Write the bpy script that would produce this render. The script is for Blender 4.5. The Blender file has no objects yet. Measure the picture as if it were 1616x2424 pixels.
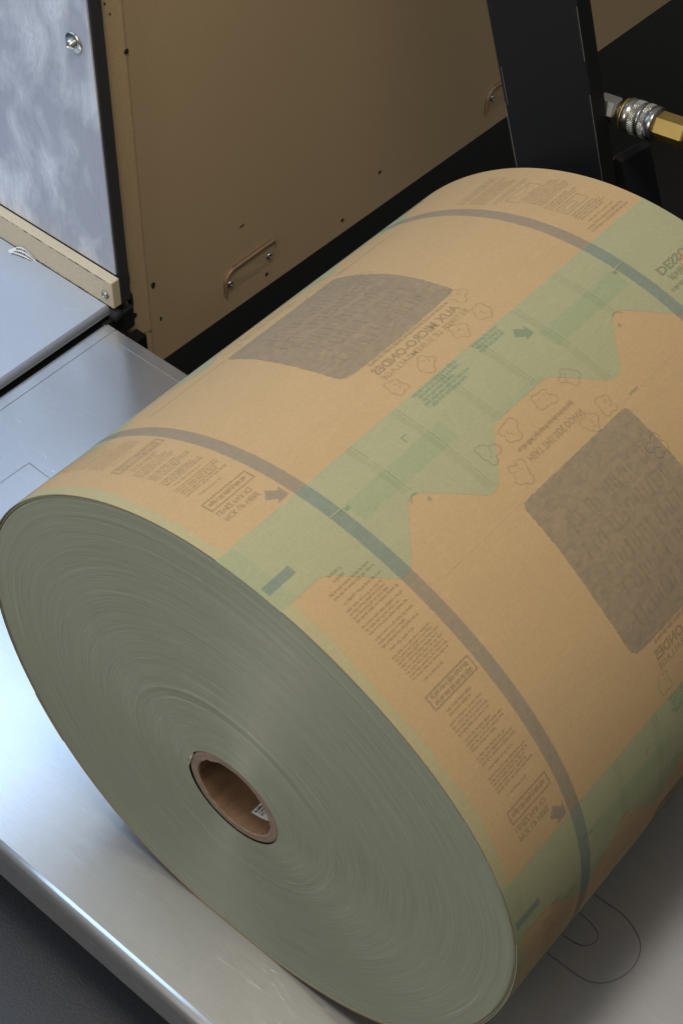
import bpy, bmesh, math, random
from mathutils import Vector, Matrix
random.seed(7)
SC = bpy.context.scene
COL = SC.collection

# ---------------------------------------------------------------- camera
cam_d = bpy.data.cameras.new('camera'); cam = bpy.data.objects.new('camera', cam_d); COL.objects.link(cam)
CS = Vector((0.76471095, 0.64383025, 0.02645324)); CU = Vector((-0.49961686, 0.56649513, 0.65533675)); CF = Vector((-0.40693999, 0.51435968, -0.75487348))
M = Matrix((CS, CU, -CF)).transposed().to_4x4(); M.translation = Vector((0.446558, -0.442515, 1.312205))
cam.matrix_world = M
cam_d.sensor_fit = 'VERTICAL'; cam_d.sensor_height = 36.0; cam_d.lens = 3641.0 / 2424.0 * 36.0
cam_d.clip_start = 0.05; cam_d.clip_end = 60
SC.camera = cam

# ---------------------------------------------------------------- world, lamps, exposure
W = bpy.data.worlds.new('World'); SC.world = W; W.use_nodes = True
_n = W.node_tree.nodes; _l = W.node_tree.links
_tc = _n.new('ShaderNodeTexCoord'); _sx = _n.new('ShaderNodeSeparateXYZ'); _l.new(_tc.outputs['Generated'], _sx.inputs[0])
_rp = _n.new('ShaderNodeValToRGB'); _mr = _n.new('ShaderNodeMapRange'); _mr.inputs['From Min'].default_value = -0.15; _mr.inputs['From Max'].default_value = 0.9
_l.new(_sx.outputs['Z'], _mr.inputs['Value']); _l.new(_mr.outputs[0], _rp.inputs[0])
_rp.color_ramp.elements[0].color = (0.05, 0.05, 0.05, 1); _rp.color_ramp.elements[1].color = (0.97, 0.975, 0.97, 1)     # dim hall floor, pale ceiling
_l.new(_rp.outputs[0], _n['Background'].inputs[0])
_n['Background'].inputs[1].default_value = 0.335

def area_lamp(name, loc, target, sx, sy, power, color):
    d = bpy.data.lights.new(name, 'AREA'); d.shape = 'RECTANGLE'; d.size = sx; d.size_y = sy; d.energy = power; d.color = color
    o = bpy.data.objects.new(name, d); COL.objects.link(o); o.location = loc
    o.rotation_euler = (Vector(target) - Vector(loc)).to_track_quat('-Z', 'Y').to_euler()
    return o
area_lamp('cool_lamp', (-1.55, 0.25, 1.25), (-0.5, 0.15, 0.1), 1.5, 1.15, 15.0, (0.45, 0.68, 1.0))
area_lamp('overhead_lamp', (0.06, -0.14, 2.25), (0.0, 0.05, 0.2), 0.30, 0.45, 18.5, (1.0, 0.90, 0.74))
area_lamp('front_fill', (-0.35, -2.0, 1.35), (0.0, 0.0, 0.2), 0.6, 0.6, 19, (1.0, 0.96, 0.90))  # unseen fill added to lighten the near end face of the roll

SC.view_settings.view_transform = 'Standard'; SC.view_settings.look = 'None'; SC.view_settings.gamma = 1; SC.view_settings.exposure = 0
SC.view_settings.use_curve_mapping = False
SC.cycles.use_denoising = True
SC.cycles.use_adaptive_sampling = True; SC.cycles.adaptive_threshold = 0.02
SC.cycles.max_bounces = 6; SC.cycles.diffuse_bounces = 3; SC.cycles.transparent_max_bounces = 16; SC.cycles.caustics_reflective = False

# ---------------------------------------------------------------- helpers
def new_obj(name, bm, mat=None, parent=None, smooth=False):
    me = bpy.data.meshes.new(name)
    bmesh.ops.recalc_face_normals(bm, faces=bm.faces[:]) if not smooth == 'keep' else None
    bm.to_mesh(me); bm.free()
    if smooth:
        for p in me.polygons: p.use_smooth = True
    if mat: me.materials.append(mat)
    o = bpy.data.objects.new(name, me); COL.objects.link(o)
    if parent: o.parent = parent
    return o
def empty(name, loc=(0, 0, 0)):
    o = bpy.data.objects.new(name, None); COL.objects.link(o); o.location = loc; o.empty_display_size = 0.05
    return o
def adopt(child, parent):
    child.parent = parent
    child.matrix_parent_inverse = Matrix.Translation(-parent.location)
    return child
def tag(o, label, cat, group=None, kind=None):
    o['label'] = label; o['category'] = cat
    if group: o['group'] = group
    if kind: o['kind'] = kind
    return o
def box(bm, x0, x1, y0, y1, z0, z1):
    r = bmesh.ops.create_cube(bm, size=1)
    bmesh.ops.scale(bm, vec=(x1 - x0, y1 - y0, z1 - z0), verts=r['verts'])
    bmesh.ops.translate(bm, vec=((x0 + x1) / 2, (y0 + y1) / 2, (z0 + z1) / 2), verts=r['verts'])
    return r['verts']
def bevel(bm, w, seg=2):
    bmesh.ops.bevel(bm, geom=bm.edges[:], offset=w, segments=seg, affect='EDGES', profile=0.5)
def lathe(bm, prof, axis_o, axis_d, n=32, up=None, cap=True, polygonal=False):
    """prof: list of (t along the axis, radius)"""
    d = Vector(axis_d).normalized(); o = Vector(axis_o)
    u = (Vector(up) if up else Vector((0, 0, 1))); u = (u - d * u.dot(d)).normalized(); v = d.cross(u)
    rings = []
    for t, r in prof:
        rings.append([bm.verts.new(o + d * t + (u * math.cos(k * 2 * math.pi / n) + v * math.sin(k * 2 * math.pi / n)) * r) for k in range(n)])
    for a, b in zip(rings, rings[1:]):
        for k in range(n):
            bm.faces.new((a[k], a[(k + 1) % n], b[(k + 1) % n], b[k]))
    if cap:
        bm.faces.new(rings[0][::-1]); bm.faces.new(rings[-1])
    return rings
def sweep_profile(bm, prof, p0, p1, mapf):
    """an open profile of 2-D points extruded between two stations"""
    a = [bm.verts.new(mapf(q, p0)) for q in prof]; b = [bm.verts.new(mapf(q, p1)) for q in prof]
    for i in range(len(prof) - 1): bm.faces.new((a[i], a[i + 1], b[i + 1], b[i]))

def flat_faces(o):
    for p in o.data.polygons:
        if max(abs(c) for c in p.normal) > 0.9999: p.use_smooth = False
# ---------------------------------------------------------------- materials
class MT:
    def __init__(self, name):
        self.m = bpy.data.materials.new(name); self.m.use_nodes = True
        self.t = self.m.node_tree; self.n = self.t.nodes; self.n.clear()
        self.out = self.n.new('ShaderNodeOutputMaterial')
    def add(self, typ, **kw):
        x = self.n.new('ShaderNode' + typ)
        for k, v in kw.items():
            if k.startswith('i_'): x.inputs[k[2:].replace('_', ' ')].default_value = v
            elif k.startswith('n'): x.inputs[int(k[1:])].default_value = v
            else: setattr(x, k, v)
        return x
    def link(self, a, b): self.t.links.new(a, b)
    def coord(self, scale=(1, 1, 1), which='Object', rot=(0, 0, 0)):
        c = self.n.new('ShaderNodeTexCoord'); mp = self.n.new('ShaderNodeMapping'); mp.inputs['Scale'].default_value = scale; mp.inputs['Rotation'].default_value = rot
        self.link(c.outputs[which], mp.inputs['Vector']); return mp.outputs[0]
    def noise(self, vec, scale, detail=4, rough=0.6):
        x = self.n.new('ShaderNodeTexNoise'); x.inputs['Scale'].default_value = scale; x.inputs['Detail'].default_value = detail; x.inputs['Roughness'].default_value = rough
        self.link(vec, x.inputs['Vector']); return x.outputs['Fac']
    def ramp(self, fac, stops):
        x = self.n.new('ShaderNodeValToRGB'); e = x.color_ramp.elements
        while len(e) < len(stops): e.new(0.5)
        for el, (p, c) in zip(e, stops):
            el.position = p; el.color = (*c, 1) if len(c) == 3 else c
        self.link(fac, x.inputs[0]); return x.outputs[0]
    def math(self, op, a, b=None, c=None):
        x = self.n.new('ShaderNodeMath'); x.operation = op
        for i, v in enumerate((a, b, c)):
            if v is None: continue
            if isinstance(v, (int, float)): x.inputs[i].default_value = v
            else: self.link(v, x.inputs[i])
        return x.outputs[0]
    def mix(self, fac, a, b, typ='MIX'):
        x = self.n.new('ShaderNodeMix'); x.data_type = 'RGBA'; x.blend_type = typ
        for s, v in ((x.inputs[0], fac), (x.inputs[6], a), (x.inputs[7], b)):
            if isinstance(v, (int, float)): s.default_value = v
            elif isinstance(v, (tuple, list)): s.default_value = (*v, 1) if len(v) == 3 else v
            else: self.link(v, s)
        return x.outputs[2]
    def bump(self, h, strength, dist=0.001):
        x = self.n.new('ShaderNodeBump'); x.inputs['Strength'].default_value = strength; x.inputs['Distance'].default_value = dist
        self.link(h, x.inputs['Height']); return x.outputs[0]
    def bsdf(self, color=None, rough=0.5, metal=0.0, spec=0.5, normal=None, aniso=None, tangent=None, rot=None):
        b = self.n.new('ShaderNodeBsdfPrincipled')
        def st(k, v):
            if v is None: return
            if isinstance(v, (int, float)): b.inputs[k].default_value = v
            elif isinstance(v, (tuple, list)): b.inputs[k].default_value = (*v, 1) if len(v) == 3 else v
            else: self.link(v, b.inputs[k])
        st('Base Color', color); st('Roughness', rough); st('Metallic', metal); st('Specular IOR Level', spec); st('Normal', normal)
        st('Anisotropic', aniso); st('Tangent', tangent); st('Anisotropic Rotation', rot)
        self.link(b.outputs[0], self.out.inputs[0]); return b

def mat_paint(name, col, rough=0.45, speck=0.12, sc=60, bumpd=0.0003, spec=0.4):
    t = MT(name); v = t.coord()
    n = t.noise(v, sc, 6, 0.7); n2 = t.noise(v, 4, 4, 0.6)
    c = t.mix(t.math('MULTIPLY', n2, 0.9), tuple(x * (1 - speck) for x in col), tuple(min(1, x * (1 + speck)) for x in col))
    c = t.mix(t.math('MULTIPLY', n, 0.35), c, tuple(x * 0.8 for x in col)); gr = t.noise(v, 480, 3, 0.75); c = t.mix(t.math('MULTIPLY', t.ramp(gr, [(0.35, (0, 0, 0)), (0.65, (1, 1, 1))]), 0.42), c, tuple(x * 0.58 for x in col))
    t.bsdf(c, rough, 0, spec, t.bump(t.noise(v, sc * 8, 3, 0.6), 0.25, bumpd)); return t.m
def mat_plain(name, col, rough=0.5, metal=0.0, spec=0.5, var=0.1, sc=80):
    t = MT(name); n = t.noise(t.coord(), sc, 4)
    c = t.mix(n, tuple(x * (1 - var) for x in col), tuple(min(1, x * (1 + var)) for x in col))
    t.bsdf(c, t.math('MULTIPLY_ADD', n, 0.2, rough - 0.1), metal, spec); return t.m

def mat_steel(name, base, r0, r1, brush=(1, 60, 1), rot=0.0, patch=2.2, scr=True, rough_part=0.36, metal=0.95):
    t = MT(name); v = t.coord()
    vb = t.coord(brush, rot=(0, 0, rot))
    br = t.noise(vb, 60, 4, 0.7); cl = t.noise(v, patch, 4, 0.55); fine = t.noise(v, 220, 3, 0.7)
    rr = t.math('MULTIPLY_ADD', cl, r1 - r0, r0)
    rr = t.math('ADD', rr, t.math('MULTIPLY', t.math('SUBTRACT', br, 0.5), 0.08))
    c = t.mix(br, tuple(x * 0.80 for x in base), tuple(min(1, x * 1.12) for x in base))
    c = t.mix(t.math('MULTIPLY', cl, 0.35), c, tuple(x * 0.75 for x in base))
    h = t.math('ADD', t.math('MULTIPLY', br, 0.7), t.math('MULTIPLY', fine, 0.3))
    if scr:
        # thin scratches: stretched voronoi cells in two directions
        for ang, scl, thr in ((0.55, 70, 0.012), (-0.9, 45, 0.008), (2.0, 95, 0.012)):
            vs = t.coord((0.06, 1.0, 1.0), rot=(0, 0, ang))
            vv = t.add('TexVoronoi'); vv.feature = 'DISTANCE_TO_EDGE'; vv.inputs['Scale'].default_value = scl
            t.link(vs, vv.inputs['Vector'])
            ln = t.math('LESS_THAN', vv.outputs['Distance'], thr)
            msk = t.math('GREATER_THAN', t.noise(v, 9 + scl * 0.2, 2, 0.5), 0.57)
            k = t.math('MULTIPLY', ln, msk)
            c = t.mix(t.math('MULTIPLY', k, 0.11), c, (0.9, 0.9, 0.9))
            rr = t.math('ADD', rr, t.math('MULTIPLY', k, 0.05))
    b1 = t.bsdf(c, rr, metal, 0.5, t.bump(h, 0.12, 0.0004))
    b2 = t.bsdf(c, 0.50, metal, 0.5, t.bump(h, 0.30, 0.0006))
    mx = t.add('MixShader'); mx.inputs[0].default_value = rough_part; t.link(b1.outputs[0], mx.inputs[1]); t.link(b2.outputs[0], mx.inputs[2]); t.link(mx.outputs[0], t.out.inputs[0])
    return t.m

M_TABLE = mat_steel('table_steel', (0.71, 0.70, 0.69), 0.09, 0.26, (1.2, 20, 1), 0.0, 5.0)
M_SHELF = mat_steel('shelf_steel', (0.62, 0.67, 0.76), 0.26, 0.40, (1.5, 30, 1), 1.2, 3, True, 0.5, 0.4)  # bluish base: the cast of the cool light is mixed into the colour
# swirl-polished panel
def mat_swirl():
    t = MT('swirl_polished_aluminium'); v = t.coord()
    wob = t.add('TexNoise'); wob.inputs['Scale'].default_value = 7; t.link(v, wob.inputs['Vector'])
    mv = t.add('VectorMath', operation='MULTIPLY_ADD'); t.link(wob.outputs['Color'], mv.inputs[0]); mv.inputs[1].default_value = (0.10, 0.10, 0.10); t.link(v, mv.inputs[2])
    mp = t.add('Mapping'); mp.inputs['Scale'].default_value = (1.0, 1.0, 0.45); mp.inputs['Rotation'].default_value = (0, 0.35, 0); t.link(mv.outputs[0], mp.inputs[0])
    cl = t.noise(mp.outputs[0], 15, 4, 0.55)
    mp2 = t.add('Mapping'); mp2.inputs['Scale'].default_value = (1, 1, 0.06); mp2.inputs['Rotation'].default_value = (0, 0.45, 0); t.link(mv.outputs[0], mp2.inputs[0])
    st = t.noise(mp2.outputs[0], 260, 4, 0.75)
    rr = t.math('MULTIPLY_ADD', t.ramp(cl, [(0.40, (0.60,) * 3), (0.62, (0.24,) * 3)]), 1.0, t.math('MULTIPLY', st, 0.10))
    c = t.mix(t.ramp(cl, [(0.42, (0, 0, 0)), (0.66, (1, 1, 1))]), (0.52, 0.56, 0.66), (0.92, 0.95, 1.0))  # highlights of the swirls are put into the base colour as pale patches
    c = t.mix(t.math('MULTIPLY', t.ramp(st, [(0.4, (0, 0, 0)), (0.7, (1, 1, 1))]), 0.5), c, (0.44, 0.47, 0.55))
    h = t.math('ADD', t.math('MULTIPLY', cl, 2.2), t.math('MULTIPLY', st, 0.22))
    t.bsdf(c, rr, 0.2, 0.5, t.bump(h, 0.45, 0.004)); return t.m
M_SWIRL = mat_swirl()
M_TAN = mat_paint('tan_paint', (0.70, 0.51, 0.30), 0.42, 0.06, 40)
M_CREAM = mat_paint('cream_paint', (0.80, 0.68, 0.48), 0.42, 0.05, 30)
M_CHIP = mat_plain('chipped_dark_metal', (0.03, 0.027, 0.024), 0.6)
M_BLACK = mat_paint('black_powder_coat', (0.010, 0.0102, 0.011), 0.62, 0.15, 50, 0.0004, 0.2)
M_DARKGREY = mat_paint('dark_grey_channel', (0.06, 0.058, 0.058), 0.45, 0.1, 50)
M_RUBBER_GAP = mat_plain('black_rubber_and_gap_shade', (0.008, 0.008, 0.008), 0.7)  # real rubber parts, and black fill for shaded gaps
M_FLOOR = mat_plain('dark_floor', (0.012, 0.010, 0.008), 0.85)
M_ZINC = mat_plain('zinc_plated_steel', (0.62, 0.62, 0.58), 0.30, 1.0, var=0.15)
M_HEXSTEEL = mat_plain('worn_steel', (0.42, 0.42, 0.38), 0.38, 1.0, var=0.2)
M_SLEEVE = mat_plain('sleeve_steel', (0.34, 0.33, 0.31), 0.30, 1.0, var=0.2)
M_BRASS = mat_plain('brass', (0.50, 0.345, 0.11), 0.45, 1.0, var=0.12)
M_BLUE = mat_plain('blue_hose_rubber', (0.01, 0.03, 0.16), 0.4)
M_TAPE = mat_plain('white_thread_tape', (0.75, 0.70, 0.55), 0.6)
M_WHITE = mat_plain('white_label_paper', (0.80, 0.80, 0.80), 0.5, var=0.03)
M_INK = mat_plain('black_ink', (0.02, 0.02, 0.022), 0.6)
M_SCRIBE = mat_plain('scribed_line', (0.09, 0.07, 0.055), 0.6)
def mat_deck():
    t = MT('black_deck'); v = t.coord(); g = t.noise(v, 420, 3, 0.7); n = t.noise(v, 6, 3)
    t.bsdf(t.mix(g, (0.016, 0.017, 0.021), (0.050, 0.053, 0.062)), t.math('MULTIPLY_ADD', n, 0.1, 0.36), 0, 0.5, t.bump(g, 0.55, 0.0008)); return t.m
M_DECK = mat_deck()

# paper
def paper_nodes(t, base, fibre=0.10):
    v = t.coord(); a = t.noise(v, 420, 3, 0.75); b = t.noise(t.coord((1, 0.35, 1)), 26, 4, 0.6); f = t.noise(t.coord((1, 0.22, 1)), 330, 2, 0.6)
    c = t.mix(b, tuple(x * 0.93 for x in base), tuple(x * 1.06 for x in base))
    c = t.mix(t.math('MULTIPLY', t.ramp(a, [(0.42, (0, 0, 0)), (0.75, (1, 1, 1))]), 0.45), c, tuple(x * 0.78 for x in base))
    c = t.mix(t.math('MULTIPLY', t.ramp(f, [(0.55, (0, 0, 0)), (0.8, (1, 1, 1))]), fibre * 2), c, tuple(min(1, x * 1.3) for x in base))
    return v, a, c
def mat_paper(name, base):
    t = MT(name); v, a, c = paper_nodes(t, base)
    rip = t.noise(t.coord((1, 0.3, 1)), 14, 2, 0.5)
    t.bsdf(c, 0.68, 0, 0.14, t.bump(t.math('ADD', t.math('MULTIPLY', rip, 3.0), a), 0.12, 0.0004)); return t.m
M_KRAFT = mat_paper('kraft_paper', (0.500, 0.347, 0.186))
M_GREEN = mat_paper('green_print_through_kraft', (0.374, 0.366, 0.217))
M_EDGE = mat_paper('paper_cut_edge', (0.42, 0.39, 0.28))
def mat_film(name, col, grain=0.0, gsc=200, stretch=(1, 1, 1), lines=0.0):
    """ink under translucent paper: tints whatever lies below"""
    t = MT(name); tr = t.add('BsdfTransparent')
    if grain:
        n = t.noise(t.coord(stretch), gsc, 5, 0.7); n2 = t.noise(t.coord((1, 0.5, 1)), 110, 4, 0.7)
        k = t.math('ADD', t.math('MULTIPLY', n, 0.75), t.math('MULTIPLY', n2, 0.25))
        c = t.ramp(k, [(0.28, tuple(max(0, x * (1 - grain)) for x in col)), (0.72, tuple(min(1, x * (1 + grain)) for x in col))])
        t.link(c, tr.inputs[0])
    else: tr.inputs[0].default_value = (*col, 1)
    if lines:
        df = t.add('BsdfDiffuse'); df.inputs[0].default_value = (0.34, 0.325, 0.305, 1); mx = t.add('MixShader'); mx.inputs[0].default_value = lines
        t.link(tr.outputs[0], mx.inputs[1]); t.link(df.outputs[0], mx.inputs[2]); t.link(mx.outputs[0], t.out.inputs[0]); return t.m
    t.link(tr.outputs[0], t.out.inputs[0]); return t.m
F_STRIPE = mat_film('stripe_ink', (0.785, 0.840, 0.955), 0.05, 260)
F_PANEL = mat_film('heat_patch_ink', (0.865, 0.905, 0.95), 0.17, 260, (1, 0.6, 1), 0.22)
F_TEXT = mat_film('text_ink', (0.81, 0.82, 0.835))
F_TEXT2 = mat_film('small_text_ink', (0.825, 0.825, 0.825))
F_LINE = mat_film('outline_ink', (0.82, 0.83, 0.845))
F_TEAL = mat_film('teal_tint', (0.955, 0.988, 0.99))
F_TEAL2 = mat_film('faint_teal_tint', (0.935, 0.98, 0.97))
F_PATCHT = mat_film('faint_patch_ink', (0.962, 0.962, 0.962), 0.02, 300)
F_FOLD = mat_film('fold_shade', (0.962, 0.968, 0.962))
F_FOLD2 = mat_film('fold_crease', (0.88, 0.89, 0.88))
F_BAND = mat_film('band_text_ink', (0.80, 0.87, 0.90))
M_PALE = mat_paper('pale_green_margin', (0.425, 0.375, 0.212))
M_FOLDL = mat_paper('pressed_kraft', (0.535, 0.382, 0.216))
M_FOLDG = mat_paper('fold_highlight_green', (0.42, 0.405, 0.25))

# wound end: fine rings of cut paper
def mat_wound():
    t = MT('wound_paper_edges')
    uv = t.add('UVMap'); uv.uv_map = 'ring'
    def ring(sx, sy, scale, det, r):
        mp = t.add('Mapping'); mp.inputs['Scale'].default_value = (sx, sy, 1); t.link(uv.outputs[0], mp.inputs[0]); return t.noise(mp.outputs[0], scale, det, r)
    a = ring(1, 0.03, 300, 5, 0.9); b = ring(1, 0.02, 46, 5, 0.7); c = ring(1, 0.5, 5, 3, 0.5); d = ring(1, 0.035, 150, 4, 0.7)
    g = t.noise(t.coord(), 500, 2, 0.6)
    col = t.mix(t.ramp(a, [(0.30, (0, 0, 0)), (0.70, (1, 1, 1))]), (0.190, 0.212, 0.152), (0.420, 0.437, 0.342))
    col = t.mix(t.math('MULTIPLY', t.ramp(b, [(0.35, (0, 0, 0)), (0.7, (1, 1, 1))]), 0.14), col, (0.20, 0.22, 0.16))
    lines = t.ramp(d, [(0.60, (0, 0, 0)), (0.68, (1, 1, 1))])
    seg = t.ramp(ring(6, 1.2, 6, 2, 0.5), [(0.45, (0, 0, 0)), (0.6, (1, 1, 1))])
    col = t.mix(t.math('MULTIPLY', t.math('MULTIPLY', lines, seg), 0.75), col, (0.60, 0.60, 0.52))
    col = t.mix(t.math('MULTIPLY', c, 0.18), col, (0.22, 0.26, 0.18))
    h = t.math('ADD', t.math('ADD', t.math('MULTIPLY', a, 0.5), t.math('MULTIPLY', d, 0.5)), t.math('MULTIPLY', g, 0.15))
    tg = t.add('Tangent'); tg.direction_type = 'UV_MAP'; tg.uv_map = 'ring'
    b_ = t.bsdf(col, 0.70, 0.0, 0.60, t.bump(h, 0.35, 0.0006), 0.95, tg.outputs[0], 0.0)
    return t.m
M_WOUND = mat_wound()
def mat_core():
    t = MT('brown_core_board'); v = t.coord(); n = t.noise(v, 90, 5, 0.7); n2 = t.noise(t.coord((1, 0.2, 1)), 260, 3, 0.6)
    c = t.mix(n, (0.10, 0.052, 0.027), (0.21, 0.118, 0.062)); c = t.mix(t.math('MULTIPLY', n2, 0.25), c, (0.28, 0.18, 0.11))
    t.bsdf(c, 0.7, 0, 0.25, t.bump(n2, 0.3, 0.0006)); return t.m
M_CORE = mat_core()
def mat_core_end():
    t = MT('core_cut_end'); v = t.coord(); n = t.noise(v, 300, 5, 0.7); n2 = t.noise(v, 50, 4, 0.6)
    c = t.mix(n, (0.17, 0.115, 0.085), (0.42, 0.33, 0.26)); c = t.mix(t.math('MULTIPLY', n2, 0.4), c, (0.16, 0.11, 0.075))
    t.bsdf(c, 0.8, 0, 0.2, t.bump(n, 0.6, 0.001)); return t.m
M_COREEND = mat_core_end()

# ---------------------------------------------------------------- large structure: floor, table, shelf, cabinet
R = 0.27; ZT = 0.007; LEN = 0.507
bm = bmesh.new(); v = [bm.verts.new(p) for p in ((-6, -5, -0.95), (6, -5, -0.95), (6, 8, -0.95), (-6, 8, -0.95))]; bm.faces.new(v)
floor = new_obj('floor', bm, M_FLOOR); floor['kind'] = 'structure'; floor['label'] = 'dark floor far below the table'; floor['category'] = 'floor'

# black deck in front of the table
bm = bmesh.new(); box(bm, -1.6, 1.2, -0.9, 0.42, -0.20, -0.16); bevel(bm, 0.004)
deck = new_obj('machine_deck', bm, M_DECK); tag(deck, 'matte black machine deck below the front edge of the steel table', 'machine deck')

# steel table: folded sheet with a rounded front edge
table = empty('steel_table', (-0.05, 0.2, -0.16)); tag(table, 'scratched stainless steel table with rounded front edge carrying the paper roll', 'table')
X0, X1, YB = -0.678, 0.95, 0.494
def arc(cx, cz, r, a0, a1, n): return [(cx + r * math.cos(math.radians(a0 + (a1 - a0) * i / n)), cz + r * math.sin(math.radians(a0 + (a1 - a0) * i / n))) for i in range(n + 1)]
rf = 0.011
prof = [(YB - 0.004, -0.04), (YB, -0.036)] + arc(YB - 0.005, ZT - 0.005, 0.005, 0, 90, 5) + [(YB - 0.008, ZT), (YB - 0.02, ZT), (0.3, ZT), (0.1, ZT), (-0.06, ZT), (-0.072, ZT), (-0.0765, ZT)] + arc(-0.078, ZT - rf, rf, 90, 180, 10) + [(-0.089, -0.045)] + arc(-0.085, -0.045, 0.004, 180, 270, 3) + [(-0.07, -0.049)]
bm = bmesh.new(); sweep_profile(bm, prof, X0, X1, lambda q, x: (x, q[0], q[1]))
top = new_obj('table_top', bm, M_TABLE, None, True); adopt(top, table); flat_faces(top)
md = top.modifiers.new('thickness', 'SOLIDIFY'); md.thickness = 0.0015; md.offset = -1
bm = bmesh.new(); sweep_profile(bm, [(X0, -0.04)] + [(X0 - 0.0005, ZT - 0.006)] + arc(X0 + 0.004, ZT - 0.004, 0.0042, 180, 92, 4), -0.07, YB - 0.004, lambda q, y: (q[0], y, q[1]))
adopt(new_obj('side_hem', bm, M_TABLE, None, True), table)
# folded hem along the back and left edges: a low second sheet line
bm = bmesh.new(); box(bm, X0 + 0.018, X1 - 0.3, YB - 0.0185, YB - 0.003, ZT + 0.0001, ZT + 0.0006); bevel(bm, 0.0002, 1)
adopt(new_obj('back_hem', bm, M_TABLE, None), table)
bm = bmesh.new(); box(bm, X0 + 0.003, X0 + 0.0165, -0.06, YB - 0.003, ZT + 0.0001, ZT + 0.0006); bevel(bm, 0.0002, 1)
adopt(new_obj('side_hem_strip', bm, M_TABLE, None), table)
def scribe(pts, w=0.0003, closed=False):
    bm = bmesh.new(); P = [Vector((x, y, ZT + 0.0005)) for x, y in pts]
    # Catmull-Rom smoothing
    Q = []
    for i in range(len(P) - 1):
        p0, p1, p2, p3 = P[max(0, i - 1)], P[i], P[i + 1], P[min(len(P) - 1, i + 2)]
        for k in range(6):
            s = k / 6
            Q.append(0.5 * ((2 * p1) + (p2 - p0) * s + (2 * p0 - 5 * p1 + 4 * p2 - p3) * s * s + (3 * p1 - p0 - 3 * p2 + p3) * s ** 3))
    Q.append(P[-1])
    L = []
    for i, p in enumerate(Q):
        d = (Q[min(i + 1, len(Q) - 1)] - Q[max(i - 1, 0)]).normalized(); nrm = Vector((-d.y, d.x, 0)) * w
        L.append((bm.verts.new(p + nrm), bm.verts.new(p - nrm)))
    for a, b in zip(L, L[1:]): bm.faces.new((a[0], a[1], b[1], b[0]))
    return adopt(new_obj('scribed_line', bm, M_SCRIBE), table)
scribe([(0.16, 0.246), (0.205, 0.243), (0.231, 0.242), (0.256, 0.242), (0.278, 0.232), (0.287, 0.217), (0.288, 0.2), (0.283, 0.185), (0.275, 0.174), (0.261, 0.167), (0.23, 0.166), (0.16, 0.165)])
scribe([(0.17, 0.219), (0.21, 0.218), (0.23, 0.217), (0.24, 0.215), (0.247, 0.211), (0.249, 0.203), (0.244, 0.194), (0.237, 0.191), (0.23, 0.19), (0.17, 0.189)])
scribe([(-0.5755, 0.15), (-0.575, 0.224), (-0.574, 0.267)], 0.0002); scribe([(-0.574, 0.267), (-0.539, 0.266), (-0.45, 0.265)], 0.0002)
for x in (X0 + 0.06, 0.85):   # legs far below, only their tops could be seen
    for y in (-0.03, YB - 0.06):
        bm = bmesh.new(); box(bm, x - 0.02, x + 0.02, y - 0.02, y + 0.02, -0.16, -0.0015 + ZT - 0.003); bevel(bm, 0.003)
        adopt(new_obj('leg', bm, M_DARKGREY), table)

# higher shelf left of the table
ZS = 0.02
shelf = empty('steel_shelf', (-0.85, 0.2, -0.16)); tag(shelf, 'dull steel shelf with rounded lip left of the table, under the cream rail', 'shelf')
XS = -0.6855
prof = [(-1.5, ZS), (XS - 0.05, ZS), (XS - 0.02, ZS), (XS - 0.008, ZS)] + arc(XS - 0.005, ZS - 0.005, 0.005, 90, 0, 8) + [(XS, ZS - 0.0075)]
bm = bmesh.new(); sweep_profile(bm, prof, -0.5, 0.5045, lambda q, y: (q[0], y, q[1]))
so = adopt(new_obj('shelf_top', bm, M_SHELF, None, True), shelf); flat_faces(so); md = so.modifiers.new('thickness', 'SOLIDIFY'); md.thickness = 0.002; md.offset = 1
bm = bmesh.new(); box(bm, -1.5, XS - 0.0010, -0.49, 0.498, -0.16, ZS - 0.0078); adopt(new_obj('shelf_base', bm, M_RUBBER_GAP), shelf)  # black colour stands in for the shade of the gap under the lip

# cream rail under the polished panel
rail = empty('cream_rail', (-0.9, 0.51, ZS)); tag(rail, 'chipped cream painted rail along the foot of the polished panel', 'rail')
bm = bmesh.new(); box(bm, -1.5, -0.6775, 0.5055, 0.5195, ZS + 0.001, 0.063); bevel(bm, 0.0018, 3)
adopt(new_obj('rail_bar', bm, M_CREAM), rail)
def chip_strip(path, w, n, parent, name='paint_chip', mat=None, normal='y'):
    """ragged little chips of bare dark metal along an edge"""
    (xa, ya, za), (xb, yb, zb) = path
    bm = bmesh.new()
    for i in range(n):
        s = random.random(); l = random.uniform(0.002, 0.016); h = w * random.uniform(0.3, 1.0)
        p = Vector((xa + (xb - xa) * s, ya + (yb - ya) * s, za + (zb - za) * s)); d = (Vector((xb, yb, zb)) - Vector((xa, ya, za))).normalized()
        m = 7; pts = []
        for k in range(m):
            a = 2 * math.pi * k / m; r = random.uniform(0.6, 1.1)
            e = d * math.cos(a) * l * 0.5 * r
            if normal == 'y': q = p + e + Vector((0, 0, math.sin(a) * h * 0.5 * r))
            elif normal == 'x': q = p + e + Vector((0, math.sin(a) * h * 0.5 * r, 0))
            pts.append(bm.verts.new(q))
        bm.faces.new(pts)
    o = adopt(new_obj(name, bm, mat or M_CHIP), parent); o['kind'] = 'stuff'; return o
chip_strip(((-0.95, 0.5051, 0.0612), (-0.69, 0.5051, 0.0612)), 0.0022, 46, rail)
chip_strip(((-0.95, 0.5051, ZS + 0.003), (-0.69, 0.5051, ZS + 0.003)), 0.0025, 20, rail)
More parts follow.
